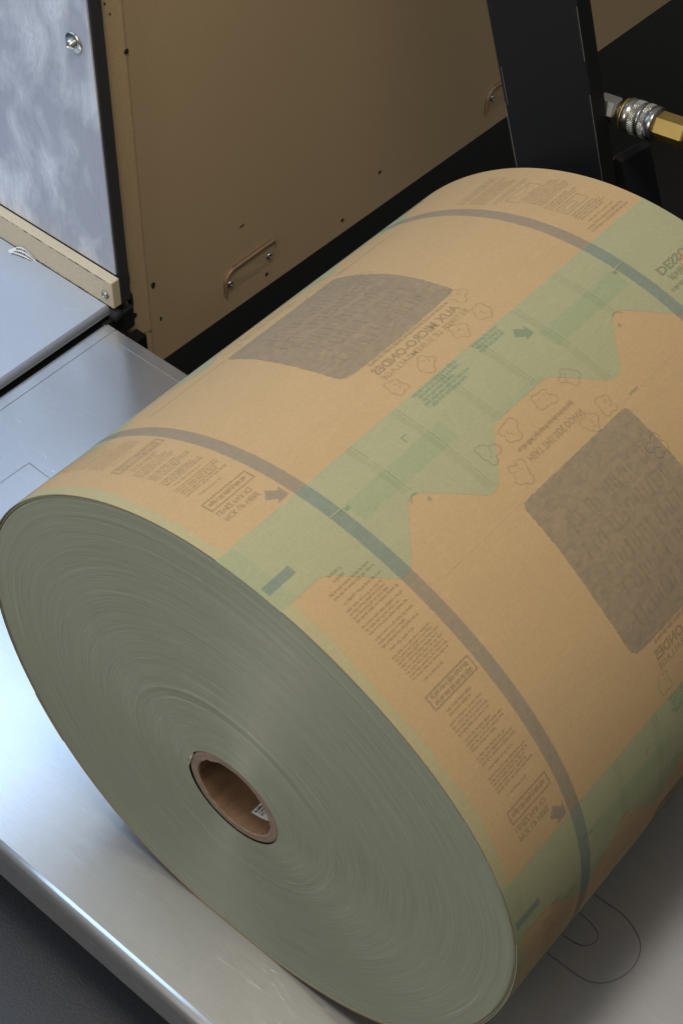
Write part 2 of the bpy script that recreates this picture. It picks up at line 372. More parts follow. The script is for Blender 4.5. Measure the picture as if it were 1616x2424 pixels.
def screw(parent, loc, d, r, h, mat, name='screw', washer=None, hexhole=True):
    d = Vector(d).normalized(); bm = bmesh.new(); p = Vector(loc)
    if washer: lathe(bm, [(0, washer * 0.97), (0.0012, washer), (0.0022, washer * 0.96), (0.0024, washer * 0.4)], p, d, 28)
    o0 = 0.0024 if washer else 0.0
    lathe(bm, [(o0, r), (o0 + h * 0.35, r * 0.97), (o0 + h * 0.75, r * 0.78), (o0 + h, r * 0.48), (o0 + h * 0.97, r * 0.44), (o0 + h * 0.4, r * 0.40)], p, d, 24)
    o = adopt(new_obj(name, bm, mat, None, True), parent)
    bm = bmesh.new(); lathe(bm, [(o0 + h * 0.42, r * 0.39), (o0 + h * 0.45, r * 0.39)], p, d, 6)
    s = new_obj('socket', bm, M_CHIP); s.parent = o
    return o
screw(rail, (-0.6905, 0.5052, 0.0385), (0, -1, 0), 0.006, 0.0035, M_HEXSTEEL)

# swirl polished panel
panel = empty('polished_panel', (-0.9, 0.53, 0.063)); tag(panel, 'swirl polished aluminium panel standing upright at upper left', 'panel')
bm = bmesh.new(); box(bm, -1.5, -0.6845, 0.520, 0.523, 0.0635, 0.74); bevel(bm, 0.0006, 1)
adopt(new_obj('panel_sheet', bm, M_SWIRL), panel)
bm = bmesh.new(); box(bm, -1.5, -0.684, 0.5232, 0.5415, 0.012, 0.74); bevel(bm, 0.0015, 2)
adopt(new_obj('frame', bm, M_DARKGREY), panel)
screw(panel, (-0.7105, 0.5199, 0.377), (0, -1, 0), 0.0062, 0.007, M_ZINC, washer=0.0125)

# tan cabinet
XW = -0.70
cab = empty('tan_cabinet', (XW, 1.2, -0.95)); tag(cab, 'tan painted sheet metal machine cabinet behind the roll', 'cabinet')
bm = bmesh.new()
# side sheet with a sloping lower edge
Y0, Y1 = 0.5855, 3.0
def zb(y): return -0.146 - (y - 0.608) * 0.0215
ys = [Y0, 0.75, 1.0, 1.4, 1.9, 2.4, Y1]
a = [bm.verts.new((XW, y, zb(y))) for y in ys]; b = [bm.verts.new((XW, y, 1.0)) for y in ys]
a2 = [bm.verts.new((XW - 0.012, y, zb(y) - 0.001)) for y in ys]
for i in range(len(ys) - 1):
    bm.faces.new((a[i], a[i + 1], b[i + 1], b[i])); bm.faces.new((a2[i], a2[i + 1], a[i + 1], a[i]))
adopt(new_obj('side_sheet', bm, M_TAN), cab)
# corner strip: a rounded bend, then the overlapped edge
bm = bmesh.new()
prof = [(XW - 0.040, 0.5455), (XW - 0.008, 0.5455), (XW - 0.003, 0.5468), (XW - 0.0012, 0.5495), (XW - 0.0020, 0.556), (XW - 0.0014, 0.562), (XW - 0.0012, 0.575), (XW + 0.0014, 0.580), (XW + 0.0016, 0.5838), (XW + 0.0004, 0.5850), (XW - 0.002, 0.5851)]
sweep_profile(bm, prof, -0.078, 1.0, lambda q, z: (q[0], q[1], z))
adopt(new_obj('corner_strip', bm, M_TAN, None, True), cab)
bm = bmesh.new()
sweep_profile(bm, [(XW - 0.040, 0.5475), (XW - 0.006, 0.5475), (XW - 0.0005, 0.549), (XW - 0.0004, 0.5856)], -0.146, -0.0785, lambda q, z: (q[0], q[1], z))
adopt(new_obj('corner_foot', bm, M_TAN, None, True), cab)
bm = bmesh.new(); box(bm, -1.6, XW - 0.0405, 0.5420, 3.0, -0.13, 1.0); adopt(new_obj('cabinet_body', bm, M_CHIP), cab)
# dark grime in the channel beside the strip
def blot(y, z, ry, rz, x=XW + 0.0006, mat=None, name='paint_chip', seed=0):
    bm = bmesh.new(); rnd = random.Random(seed); n = 11
    vs = [bm.verts.new((x, y + math.cos(2 * math.pi * k / n) * ry * rnd.uniform(0.6, 1.1), z + math.sin(2 * math.pi * k / n) * rz * rnd.uniform(0.6, 1.1))) for k in range(n)]
    bm.faces.new(vs); return adopt(new_obj(name, bm, mat or M_CHIP), cab)
for i, (y, z, ry, rz) in enumerate(((0.594, -0.008, 0.004, 0.006), (0.603, -0.072, 0.0022, 0.004), (0.764, -0.012, 0.006, 0.0016), (0.552, 0.06, 0.003, 0.006), (0.5535, 0.028, 0.004, 0.018), (0.5545, -0.012, 0.0045, 0.016), (0.557, -0.038, 0.006, 0.006), (0.5515, 0.005, 0.003, 0.03), (0.56, 0.41, 0.0018, 0.0022), (0.566, 0.395, 0.0016, 0.002), (0.588, 0.62, 0.002, 0.002))):
    blot(y, z, ry, rz, XW + (0.0006 if y > 0.586 else -0.0006), seed=i)
for i, (y, z) in enumerate(((0.5825, 0.342), (0.812, -0.127), (0.980, -0.129), (1.065, -0.089))):
    bm = bmesh.new(); lathe(bm, [(0, 0.0034 if i == 0 else 0.0030), (0.0008, 0.0032 if i == 0 else 0.0028)], (XW + (0.0018 if i == 0 else 0.0003), y, z), (1, 0, 0), 16)
    adopt(new_obj('rivet_hole', bm, M_CHIP), cab)
# cover plates with two screws
def cover(y0, y1, z0, z1, scr):
    bm = bmesh.new(); rr = 0.018; n = 8
    out = [(y0, z0), (y1, z0), (y1, z1 - 0.006)]
    out += [(y1 - 0.006 + 0.006 * math.cos(math.radians(90 * k / 4)), z1 - 0.006 + 0.006 * math.sin(math.radians(90 * k / 4))) for k in range(1, 5)]
    out += [(y0 + rr + rr * math.cos(math.radians(90 + 90 * k / n)), z1 - rr + rr * math.sin(math.radians(90 + 90 * k / n))) for k in range(n + 1)]
    f = [bm.verts.new((XW + (0.0018 if z > z0 + 1e-4 else 0.0005), y, z)) for y, z in out]; g = [bm.verts.new((XW + 0.0004, y + (0.002 if y > (y0 + y1) / 2 else -0.002), z + (0.002 if z > (z0 + z1) / 2 else -0.002))) for y, z in out]
    bm.faces.new(f)
    for i in range(len(out)): bm.faces.new((f[i], f[(i + 1) % len(out)], g[(i + 1) % len(out)], g[i]))
    p = adopt(new_obj('cover_plate', bm, M_TAN), cab)
    # the shadow round its upper rim, painted as a dark brown strip
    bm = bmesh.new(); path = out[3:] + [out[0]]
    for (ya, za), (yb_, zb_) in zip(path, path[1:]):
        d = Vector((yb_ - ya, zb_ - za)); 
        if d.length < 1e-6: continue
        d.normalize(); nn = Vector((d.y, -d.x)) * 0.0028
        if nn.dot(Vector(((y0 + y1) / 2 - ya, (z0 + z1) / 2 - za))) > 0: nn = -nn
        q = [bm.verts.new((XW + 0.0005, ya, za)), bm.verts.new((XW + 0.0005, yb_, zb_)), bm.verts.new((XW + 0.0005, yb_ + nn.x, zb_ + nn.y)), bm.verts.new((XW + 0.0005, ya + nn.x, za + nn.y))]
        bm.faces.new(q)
    adopt(new_obj('rim_shade_line', bm, M_RIM_SHADE), cab)
    bm = bmesh.new(); prev = None; rb = 0.0026
    for i, (yy_, zz_) in enumerate(path):
        q0, q1 = path[max(0, i - 1)], path[min(len(path) - 1, i + 1)]; d = Vector((q1[0] - q0[0], q1[1] - q0[1]))
        if d.length < 1e-7: continue
        d.normalize(); nn = Vector((-d.y, d.x))
        ring = [bm.verts.new((XW + 0.0022 + rb * math.sin(k * math.pi / 4), yy_ + nn.x * rb * math.cos(k * math.pi / 4), zz_ + nn.y * rb * math.cos(k * math.pi / 4))) for k in range(8)]
        if prev:
            for k in range(8): bm.faces.new((prev[k], prev[(k + 1) % 8], ring[(k + 1) % 8], ring[k]))
        prev = ring
    adopt(new_obj('bent_bar', bm, M_BAR, None, True), cab)
    for y, z in scr: screw(cab, (XW + 0.0019, y, z), (1, 0, 0), 0.0052, 0.003, M_ZINC)
M_RIM_SHADE = mat_plain('brown_rim_shade', (0.14, 0.085, 0.045), 0.7)
M_BAR = mat_plain('worn_brown_bar', (0.34, 0.22, 0.13), 0.4, 0.2, var=0.3, sc=120)
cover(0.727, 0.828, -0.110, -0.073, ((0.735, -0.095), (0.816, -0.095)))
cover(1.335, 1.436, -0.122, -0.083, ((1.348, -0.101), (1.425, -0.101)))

# black foam block and clip in the corner between shelf, rail and table
foam = empty('black_corner_block', (-0.69, 0.505, 0.0)); tag(foam, 'small black rubber block in the corner between shelf, rail and table', 'block')
bm = bmesh.new(); lathe(bm, [(0, 0.006), (0.004, 0.0085), (0.036, 0.009), (0.040, 0.006)], (-0.712, 0.5085, 0.011), (1, 0.05, -0.10), 12); adopt(new_obj('rubber_plug', bm, M_RUBBER_GAP, None, True), foam)
bm = bmesh.new(); box(bm, -0.6865, -0.6795, 0.489, 0.540, -0.03, 0.004); bevel(bm, 0.002); adopt(new_obj('spacer', bm, M_RUBBER_GAP), foam)
bm = bmesh.new(); box(bm, -0.679, -0.660, 0.4985, 0.540, -0.070, -0.034); bevel(bm, 0.001); adopt(new_obj('clip', bm, M_BLACK), foam)

# torn sticker on the shelf by the rail
bm = bmesh.new(); nx, ny = 10, 4; G = []
for i in range(nx + 1):
    s = i / nx; row = []
    for j in range(ny + 1):
        tt = j / ny
        x = -0.866 + 0.046 * s + 0.004 * tt; wd = 0.004 + 0.013 * math.sin(math.pi * min(1, s * 0.85 + 0.12))
        y = 0.4875 + 0.012 * s - wd * (1 - tt) * 0.25 + wd * tt * 0.8
        z = ZS + 0.0008 + 0.010 * math.sin(math.pi * s) * tt * tt
        row.append(bm.verts.new((x, min(y, 0.5045), z)))
    G.append(row)
for i in range(nx):
    for j in range(ny): bm.faces.new((G[i][j], G[i + 1][j], G[i + 1][j + 1], G[i][j + 1]))
stick = empty('torn_sticker', (-0.843, 0.495, ZS)); tag(stick, 'curled torn white sticker with lines of print, on the shelf by the cream rail', 'sticker')
adopt(new_obj('sticker_sheet', bm, M_WHITE, None, True), stick)
bm = bmesh.new()
for r in range(3):
    s = 0.28
    while s < 0.92:
        l = random.uniform(0.02, 0.06); q = []
        for ss, dt in ((s, 0.30), (min(0.94, s + l), 0.30), (min(0.94, s + l), 0.40), (s, 0.40)):
            tt = min(1.0, dt + 0.22 * r); x = -0.866 + 0.046 * ss + 0.004 * tt; wd = 0.004 + 0.013 * math.sin(math.pi * min(1, ss * 0.85 + 0.12))
            y = 0.4875 + 0.012 * ss - wd * (1 - tt) * 0.25 + wd * tt * 0.8
            q.append(bm.verts.new((x, min(y, 0.5036), ZS + 0.0020 + 0.010 * math.sin(math.pi * ss) * tt * tt)))
        bm.faces.new(q); s += l + 0.02
adopt(new_obj('sticker_print', bm, M_INK), stick)['kind'] = 'stuff'

# leaning black post behind the roll
post = empty('black_post', (-0.1, 0.64, -0.3)); tag(post, 'leaning black steel post rising behind the far end of the roll', 'post')
yp = 0.62
def post_pt(xz, e): return xz
bm = bmesh.new()
L0, L1 = Vector((-0.252, 0, 0.569)), Vector((-0.196, 0, 0.413)); R0, R1 = Vector((-0.159, 0, 0.606)), Vector((-0.108, 0, 0.463))
dl = (L0 - L1).normalized(); dr = (R0 - R1).normalized()
def ext(p, d, z): return p + d * ((z - p.z) / d.z)
zt_, zb_ = 1.40, -0.15
c = [ext(L1, dl, zb_), ext(R1, dr, zb_), ext(R1, dr, zt_), ext(L1, dl, zt_)]
f = [bm.verts.new((p.x, yp, p.z)) for p in c]; g = [bm.verts.new((p.x, yp + 0.020, p.z)) for p in c]
bm.faces.new(f); bm.faces.new(g[::-1])
for i in range(4): bm.faces.new((f[i], g[i], g[(i + 1) % 4], f[(i + 1) % 4]))
bevel(bm, 0.0012, 2)
adopt(new_obj('post_plate', bm, M_BLACK), post)
def mat_wear_glint():
    return mat_plain('worn_edge_and_glint', (0.20, 0.19, 0.17), 0.5, 0.3, var=0.5, sc=300)
M_WEAR_GLINT = mat_wear_glint()
bm = bmesh.new()
for (p, d, za, zb2, w, off) in ((L1, dl, 0.27, 0.475, 0.00045, 0.0008), (R1, dr, 0.40, 0.60, 0.0003, -0.0008), (L1, dl, 0.475, 0.515, 0.0003, 0.004)):
    z = za
    while z < zb2:
        l = random.uniform(0.006, 0.03); z2 = min(zb2, z + l)
        if random.random() < 0.9:
            a_, b_ = ext(p, d, z), ext(p, d, z2)
            bm.faces.new([bm.verts.new((a_.x + off - w, yp - 0.0004, z)), bm.verts.new((a_.x + off + w, yp - 0.0004, z)), bm.verts.new((b_.x + off + w, yp - 0.0004, z2)), bm.verts.new((b_.x + off - w, yp - 0.0004, z2))])
        z = z2
adopt(new_obj('edge_scratch_and_glint', bm, M_WEAR_GLINT), post)['kind'] = 'stuff'

# quick air coupler beside the post
ax0 = Vector((-0.151, 0.650, 0.4937)); axd = Vector((1, 0.0, 0.124)).normalized()
coup = empty('air_coupler', (-0.10, 0.65, 0.48)); tag(coup, 'knurled steel and brass air hose coupler sticking out beside the black post', 'coupler')
def seg(name, prof, mat, n=32, smooth=True, up=(0, 0, 1)):
    bm = bmesh.new(); lathe(bm, prof, ax0, axd, n, up); return adopt(new_obj(name, bm, mat, None, smooth), coup)
seg('thread_tape', [(-0.02, 0.0075), (0.002, 0.0085), (0.006, 0.0075), (0.013, 0.0085), (0.0165, 0.008)], M_TAPE, 12)
seg('hex_nut', [(0.0165, 0.0108), (0.018, 0.0122), (0.0355, 0.0122), (0.037, 0.0108)], M_HEXSTEEL, 6, False, (0, 0.55, 1))
seg('neck', [(0.037, 0.0075), (0.0435, 0.0075)], M_ZINC)
seg('brass_ring', [(0.0436, 0.0142), (0.0455, 0.0148), (0.0462, 0.0145)], M_BRASS)
seg('sleeve', [(0.0464, 0.0150), (0.0475, 0.0158), (0.053, 0.0158), (0.0535, 0.0152), (0.0613, 0.0152), (0.0618, 0.0138), (0.0642, 0.0138), (0.0647, 0.0152), (0.0712, 0.0152), (0.0717, 0.0157), (0.0775, 0.0157), (0.0785, 0.0150)], M_SLEEVE)
def knurl(t0, t1, r):
    bm = bmesh.new(); n = 44; m = 5
    u = (Vector((0, 0, 1)) - axd * axd.z).normalized(); w = axd.cross(u)
    for i in range(m):
        for k in range(n):
            th = (k + 0.5 * (i % 2)) * 2 * math.pi / n; dt = (t1 - t0) / m; t_ = t0 + (i + 0.5) * dt; da = math.pi / n * 0.95
            def P(tt, aa, rr): return ax0 + axd * tt + (u * math.cos(aa) + w * math.sin(aa)) * rr
            cvt = [bm.verts.new(P(t_ - dt * 0.95, th, r)), bm.verts.new(P(t_, th - da, r)), bm.verts.new(P(t_ + dt * 0.95, th, r)), bm.verts.new(P(t_, th + da, r))]
            tip = bm.verts.new(P(t_, th, r + 0.0010))
            for j in range(4): bm.faces.new((cvt[j], cvt[(j + 1) % 4], tip))
    o = adopt(new_obj('knurled_ring', bm, M_ZINC), coup); o['kind'] = 'stuff'; return o
knurl(0.0545, 0.0605, 0.0151); knurl(0.0653, 0.0705, 0.0151)
seg('brass_hex', [(0.0787, 0.0120), (0.080, 0.0132), (0.108, 0.0132), (0.1095, 0.0120)], M_BRASS, 6, False, (0, 0.55, 1))
bm = bmesh.new(); pth = [ax0 + axd * 0.1096 + Vector((s, 0.25 * s * s, -2.2 * s * s)) for s in (0, 0.03, 0.06, 0.1, 0.15, 0.2, 0.26, 0.32)]
prev = None
for i, p in enumerate(pth):
    d = (pth[min(i + 1, len(pth) - 1)] - pth[max(i - 1, 0)]).normalized(); u = Vector((0, 1, 0)); u = (u - d * u.dot(d)).normalized(); w = d.cross(u)
    ring = [bm.verts.new(p + (u * math.cos(k * math.pi / 8) + w * math.sin(k * math.pi / 8)) * 0.0105) for k in range(16)]
    if prev:
        for k in range(16): bm.faces.new((prev[k], prev[(k + 1) % 16], ring[(k + 1) % 16], ring[k]))
    prev = ring
hose = new_obj('air_hose', bm, M_BLUE, None, True); tag(hose, 'blue air hose leaving the brass end of the coupler at the right edge', 'hose')
# black bracket under the coupler
brk = empty('black_bracket', (-0.1, 0.645, 0.3)); tag(brk, 'dark black bracket with painted edge highlights below the air coupler', 'bracket')
bm = bmesh.new()
pts = [(-0.1225, 0.438), (-0.108, 0.453), (-0.100, 0.452), (-0.060, 0.36), (-0.060, -0.15), (-0.10, -0.15), (-0.117, 0.425)]
f = [bm.verts.new((x, 0.646, z)) for x, z in pts]; g = [bm.verts.new((x, 0.70, z - 0.01)) for x, z in pts]
bm.faces.new(f); bm.faces.new(g[::-1])
for i in range(len(pts)): bm.faces.new((f[i], g[i], g[(i + 1) % len(pts)], f[(i + 1) % len(pts)]))
bevel(bm, 0.001, 2); adopt(new_obj('bracket_plate', bm, M_BLACK), brk)
bm = bmesh.new(); bm.faces.new([bm.verts.new(p) for p in ((-0.1215, 0.6455, 0.4385), (-0.108, 0.6455, 0.4525), (-0.1072, 0.6455, 0.4515), (-0.1195, 0.6455, 0.4378))])  # pale strips painted as highlights along the bracket's corner edges
bm.faces.new([bm.verts.new(p) for p in ((-0.1215, 0.6455, 0.4382), (-0.1195, 0.6455, 0.4376), (-0.1155, 0.6455, 0.427), (-0.117, 0.6455, 0.4275))])
adopt(new_obj('edge_scratch_and_glint', bm, M_WEAR_GLINT), brk)['kind'] = 'stuff'

# ---------------------------------------------------------------- the paper roll
HC = [-0.00132, 0.00176, -0.00215, -0.0005, 0.00215, -0.00167, 6e-05, -0.00127, -0.00103, 0.00151, -0.00055]
def rad(th):
    r = R + HC[0] + sum(HC[2 * k - 1] * math.cos(k * th) + HC[2 * k] * math.sin(k * th) for k in range(1, 6))
    c = -math.cos(th)
    if c > 0.3: r = min(r, (R - ZT - 0.0004) / c)
    return r
def surf(th, y, off=0.0):
    r = rad(th) + off; return Vector((r * math.sin(th), y, R + r * math.cos(th)))
roll = empty('paper_roll', (0, 0.25, ZT)); tag(roll, 'big roll of printed kraft and green bag paper lying on the steel table', 'paper roll')
NT = 480
# outer sheet
YF = -0.0007
bm = bmesh.new(); prof = [(YF, -0.0006), (YF, 0.0), (0.03, 0), (0.25, 0), (0.45, 0), (LEN, 0.0), (LEN, -0.0011)]
rings = [[bm.verts.new(surf(-math.pi + 2 * math.pi * k / NT, y, o)) for k in range(NT)] for y, o in prof]
for a, b in zip(rings, rings[1:]):
    for k in range(NT): bm.faces.new((a[k], b[k], b[(k + 1) % NT], a[(k + 1) % NT]))
sheet = adopt(new_obj('outer_sheet', bm, M_KRAFT, None, True), roll); sheet.data.materials.append(M_EDGE)
for p in sheet.data.polygons[:NT]: p.material_index = 1
bv = sheet.modifiers.new('edge', 'EDGE_SPLIT'); bv.split_angle = math.radians(50)
# wound end face
CX, CZ, PY = 0.0045, -0.013, -0.006     # the centre has crept out and sagged a little
RC_O = 0.0472
def face_pt(u, th):
    rr_in = RC_O; pin = Vector((CX + rr_in * math.sin(th), 0, CZ + rr_in * math.cos(th)))
    ro = rad(th) - 0.0008; pout = Vector((ro * math.sin(th), 0, ro * math.cos(th)))
    return pin.lerp(pout, u)
rnd = random.Random(3); NU = 150
dev = []
v0 = 0.0
for i in range(NU + 1):
    v0 = v0 * 0.8 + rnd.uniform(-1, 1) * 0.00006; dev.append(v0)
def creep(u, th):
    y = PY * (1 - u) ** 1.5
    i = u * NU; k = min(NU - 1, int(i)); y += dev[k] + (dev[k + 1] - dev[k]) * (i - k)
    for uc, w, h in ((0.225, 0.004, 0.0007), (0.262, 0.006, -0.0005), (0.43, 0.003, 0.0003), (0.52, 0.003, 0.0003), (0.71, 0.003, -0.0003), (0.93, 0.004, -0.0004)):
        y += h * math.exp(-((u - uc) / w) ** 2) * (0.55 + 0.45 * math.cos(th - 2.2 + uc * 9))
    if u > 0.992: y += 0.0009
    return y
NF = 300
us = [i / NU for i in range(NU)] + [0.9925, 0.9927, 1.0]
for end in (0, 1):
    bm = bmesh.new(); uvl = bm.loops.layers.uv.new('ring'); rings = []
    for u in us:
        row = []
        for k in range(NF + 1):
            th = -math.pi + 2 * math.pi * k / NF; p = face_pt(u, th)
            y = creep(u, th) if end == 0 else LEN - 0.0034 - creep(u, th) * 0.5
            row.append((bm.verts.new((p.x, y, R + p.z)), u, k / NF))
        rings.append(row)
    for a, b in zip(rings, rings[1:]):
        for k in range(NF):
            q = (a[k], b[k], b[k + 1], a[k + 1]) if end == 0 else (a[k + 1], b[k + 1], b[k], a[k])
            f = bm.faces.new([t[0] for t in q])
            for lp, t in zip(f.loops, q): lp[uvl].uv = (t[1], t[2])
    bmesh.ops.remove_doubles(bm, verts=bm.verts[:], dist=1e-6)
    wound = adopt(new_obj('wound_edges', bm, M_WOUND, None, 'keep'), roll)
    for p in wound.data.polygons: p.use_smooth = True
    wound['label'] = ('grey green near end face of tightly wound paper edges', 'hidden far end face of the roll')[end]
# second layer edge: a pale line just inside the rim
bm = bmesh.new(); rings = [[bm.verts.new(surf(-math.pi + 2 * math.pi * k / NT, y, o)) for k in range(NT)] for y, o in ((0.001, -0.0022), (-0.0004, -0.0022), (-0.0004, -0.0018), (0.001, -0.0018))]
for a, b in zip(rings, rings[1:]):
    for k in range(NT): bm.faces.new((a[k], b[k], b[(k + 1) % NT], a[(k + 1) % NT]))
adopt(new_obj('layer_edge', bm, M_EDGE, None), roll)
# core
core = empty('core'); core.parent = roll; core.matrix_parent_inverse = Matrix.Translation(-roll.location); core.location = (0, 0, 0)
bpy.data.objects.remove(core)
RI, RO = 0.0375, 0.0464; CC = Vector((CX + 0.0004, 0, R + CZ - 0.0003))
def ring_y(y, r, wob, n=96):
    rr = random.Random(int(r * 1e5)); out = []
    for k in range(n):
        th = 2 * math.pi * k / n; w = wob * (math.sin(3 * th + 1) * 0.5 + rr.uniform(-0.5, 0.5)); out.append((CC.x + (r + w) * math.sin(th), y + w, CC.z + (r + w) * math.cos(th)))
    return out
bm = bmesh.new()
rs = [[bm.verts.new(p) for p in ring_y(*a)] for a in ((0.50, RI, 0), (0.02, RI, 0), (PY + 0.0022, RI, 0.0007), (PY + 0.0012, RI + 0.0006, 0.0008))]
for a, b in zip(rs, rs[1:]):
    for k in range(96): bm.faces.new((a[k], a[(k + 1) % 96], b[(k + 1) % 96], b[k]))
core = adopt(new_obj('core', bm, M_CORE, None, True), roll); core['label'] = 'brown cardboard core tube open at the front'
bm = bmesh.new()
rs = [[bm.verts.new(p) for p in ring_y(*a)] for a in ((PY + 0.0012, RI + 0.0006, 0.0008), (PY + 0.0004, RI + 0.002, 0.0005), (PY + 0.0011, RI + 0.0034, 0.0004), (PY + 0.0005, RI + 0.006, 0.0004), (PY + 0.0006, RO - 0.0008, 0.0003), (PY + 0.0016, RO, 0.0003), (0.03, RO, 0))]
for a, b in zip(rs, rs[1:]):
    for k in range(96): bm.faces.new((a[k], a[(k + 1) % 96], b[(k + 1) % 96], b[k]))
ce = new_obj('core_rim', bm, M_COREEND, None, True); ce.parent = core; ce.matrix_parent_inverse = Matrix()
# black ring standing in for the shade in the gap round the core
bm = bmesh.new(); rs = [[bm.verts.new(p) for p in ring_y(*a)] for a in ((0.012, RO - 0.001, 0), (0.012, RC_O + 0.001, 0))]
for k in range(96): bm.faces.new((rs[0][k], rs[0][(k + 1) % 96], rs[1][(k + 1) % 96], rs[1][k]))
adopt(new_obj('core_gap_shade', bm, M_RUBBER_GAP), roll)
# paper flap torn at the core's left
bm = bmesh.new(); P = [(-1.62, -0.0005, 0), (-1.45, 0.0006, 0.001), (-1.30, -0.0003, 0.0022), (-1.15, 0.0007, 0.001), (-1.02, -0.0004, 0)]
vs = []
for th, dy, w in P:
    vs.append((bm.verts.new((CX + (RC_O) * math.sin(th), PY - 0.0002 + dy, R + CZ + RC_O * math.cos(th))), bm.verts.new((CX + (RC_O - 0.0006 - w) * math.sin(th), PY - 0.0006 + dy, R + CZ + (RC_O - 0.0006 - w) * math.cos(th)))))
for a, b in zip(vs, vs[1:]): bm.faces.new((a[0], a[1], b[1], b[0]))
adopt(new_obj('torn_flap', bm, M_EDGE), roll)
# label inside the core
def core_pt(th, y, off=0.0004): return Vector((CC.x + (RI - off) * math.sin(th), y, CC.z + (RI - off) * math.cos(th)))
LTH0, LTH1, LY0, LY1 = math.radians(118), math.radians(173.5), 0.0098, 0.05
bm = bmesh.new(); G = [[bm.verts.new(core_pt(LTH0 + (LTH1 - LTH0) * i / 8, LY0 + (LY1 - LY0) * j / 2)) for j in range(3)] for i in range(9)]
for i in range(8):
    for j in range(2): bm.faces.new((G[i][j], G[i][j + 1], G[i + 1][j + 1], G[i + 1][j]))
lab = new_obj('core_label', bm, M_WHITE, None, True); lab.parent = core; lab.matrix_parent_inverse = Matrix(); lab['label'] = 'white printed sticker inside the core'

# ---------------------------------------------------------------- print seen through the paper
PER = math.radians(63.2)
def map_flat(bm, off, cell=0, step=8.0):
    """bm is flat: x = arc in mm, y = along the roll in mm; cut every few mm, then bend onto the roll"""
    xs = [v.co.x for v in bm.verts]
    a = math.floor(min(xs) / step) * step
    while a < max(xs):
        bmesh.ops.bisect_plane(bm, geom=bm.verts[:] + bm.edges[:] + bm.faces[:], plane_co=(a, 0, 0), plane_no=(1, 0, 0)); a += step
    for v in bm.verts:
        th = v.co.x * (0.94 if cell > 0 and v.co.x > 0 else 1.0) / 1000 / R + cell * PER; v.co = surf(th, v.co.y / 1000, off)
OFFS = dict(green=0.00012, pale=0.00018, film=0.00030, text=0.00042, line=0.00052)
def place(name, bm, mat, layer, cell, label=None):
    map_flat(bm, OFFS[layer], cell)
    bm.normal_update()
    for f in bm.faces:
        c = f.calc_center_median()
        if f.normal.x * c.x + f.normal.z * (c.z - R) < 0: f.normal_flip()
    o = new_obj(name, bm, mat, None, 'keep')
    for p in o.data.polygons: p.use_smooth = True
    o.parent = sheet; o.matrix_parent_inverse = Matrix()
    if label: o['label'] = label
    return o
def poly(bm, pts):
    f = bm.faces.new([bm.verts.new((x, y, 0)) for x, y in pts]); f.normal_update(); return f
def rect(bm, a0, a1, y0, y1): return poly(bm, [(a0, y0), (a1, y0), (a1, y1), (a0, y1)])
def line(bm, pts, w, closed=False):
    n = len(pts); L = []
    for i in range(n):
        p = Vector(pts[i]); q0 = Vector(pts[(i - 1) % n] if closed or i > 0 else pts[i]); q1 = Vector(pts[(i + 1) % n] if closed or i < n - 1 else pts[i])
        d = (q1 - q0).normalized(); nn = Vector((-d.y, d.x)) * w / 2
        L.append((bm.verts.new((*(p + nn), 0)), bm.verts.new((*(p - nn), 0))))
    for i in range(n if closed else n - 1):
        a, b = L[i], L[(i + 1) % n]; bm.faces.new((a[0], a[1], b[1], b[0]))
def rounded(pts, r, n=4):
    out = []
    m = len(pts)
    for i in range(m):
        p = Vector(pts[i]); a = Vector(pts[(i - 1) % m]); b = Vector(pts[(i + 1) % m])
        da = (a - p); db = (b - p); k = min(r, da.length / 2.2, db.length / 2.2); pa = p + da.normalized() * k; pb = p + db.normalized() * k
        for j in range(n + 1):
            s = j / n; q = pa * (1 - s) ** 2 + p * 2 * s * (1 - s) + pb * s * s; out.append((q.x, q.y))
    return out
def ragged(pts, r):
    q = rounded(pts, r); rn_ = random.Random(5); out = []
    for i in range(len(q)):
        a = Vector(q[i]); b = Vector(q[(i + 1) % len(q)]); n = max(1, int((b - a).length / 1.6))
        for k in range(n):
            p = a.lerp(b, k / n); out.append((p.x + rn_.uniform(-0.45, 0.45), p.y + rn_.uniform(-0.45, 0.45)))
    return out
def txt(bm, s, a0, y0, length, height, flip=True, rot=False, bold=0.0):
    """lettering along the roll; everything is mirrored, as it is printed on the inner side"""
    cu = bpy.data.curves.new('t', 'FONT'); cu.body = s; cu.size = 1.0; cu.offset = bold; cu.resolution_u = 2; cu.fill_mode = 'BOTH'
    ob = bpy.data.objects.new('t', cu); COL.objects.link(ob); bpy.context.view_layer.update()
    me = ob.to_mesh(); vs = [v.co.copy() for v in me.vertices]; fs = [tuple(p.vertices) for p in me.polygons]; ob.to_mesh_clear()
    bpy.data.objects.remove(ob); bpy.data.curves.remove(cu)
    x0, x1 = min(v.x for v in vs), max(v.x for v in vs); h = 0.73
    nv = []
    for v in vs:
        tx = (v.x - x0) / (x1 - x0) * length; ty = v.y / h * height
        nv.append(bm.verts.new((a0 + ty, y0 + tx, 0) if not rot else (a0 - ty, y0 - tx, 0)))
    for f in fs:
        try: bm.faces.new([nv[i] for i in f])
        except ValueError: pass
def greek(bm, a, y0, y1, h, rnd):
    """a line of print too small to read: letter-sized marks grouped as words"""
    y = y0
    while y < y1 - 1:
        w = rnd.randint(2, 8)
        for k in range(w):
            lw = rnd.uniform(0.55, 0.95)
            if y + lw > y1: break
            up = rnd.random() < 0.25; dn = rnd.random() < 0.12
            rect(bm, a - (h * 0.25 if dn else 0), a + (h if up else h * 0.74), y, y + lw); y += lw + 0.16
        y += 0.8
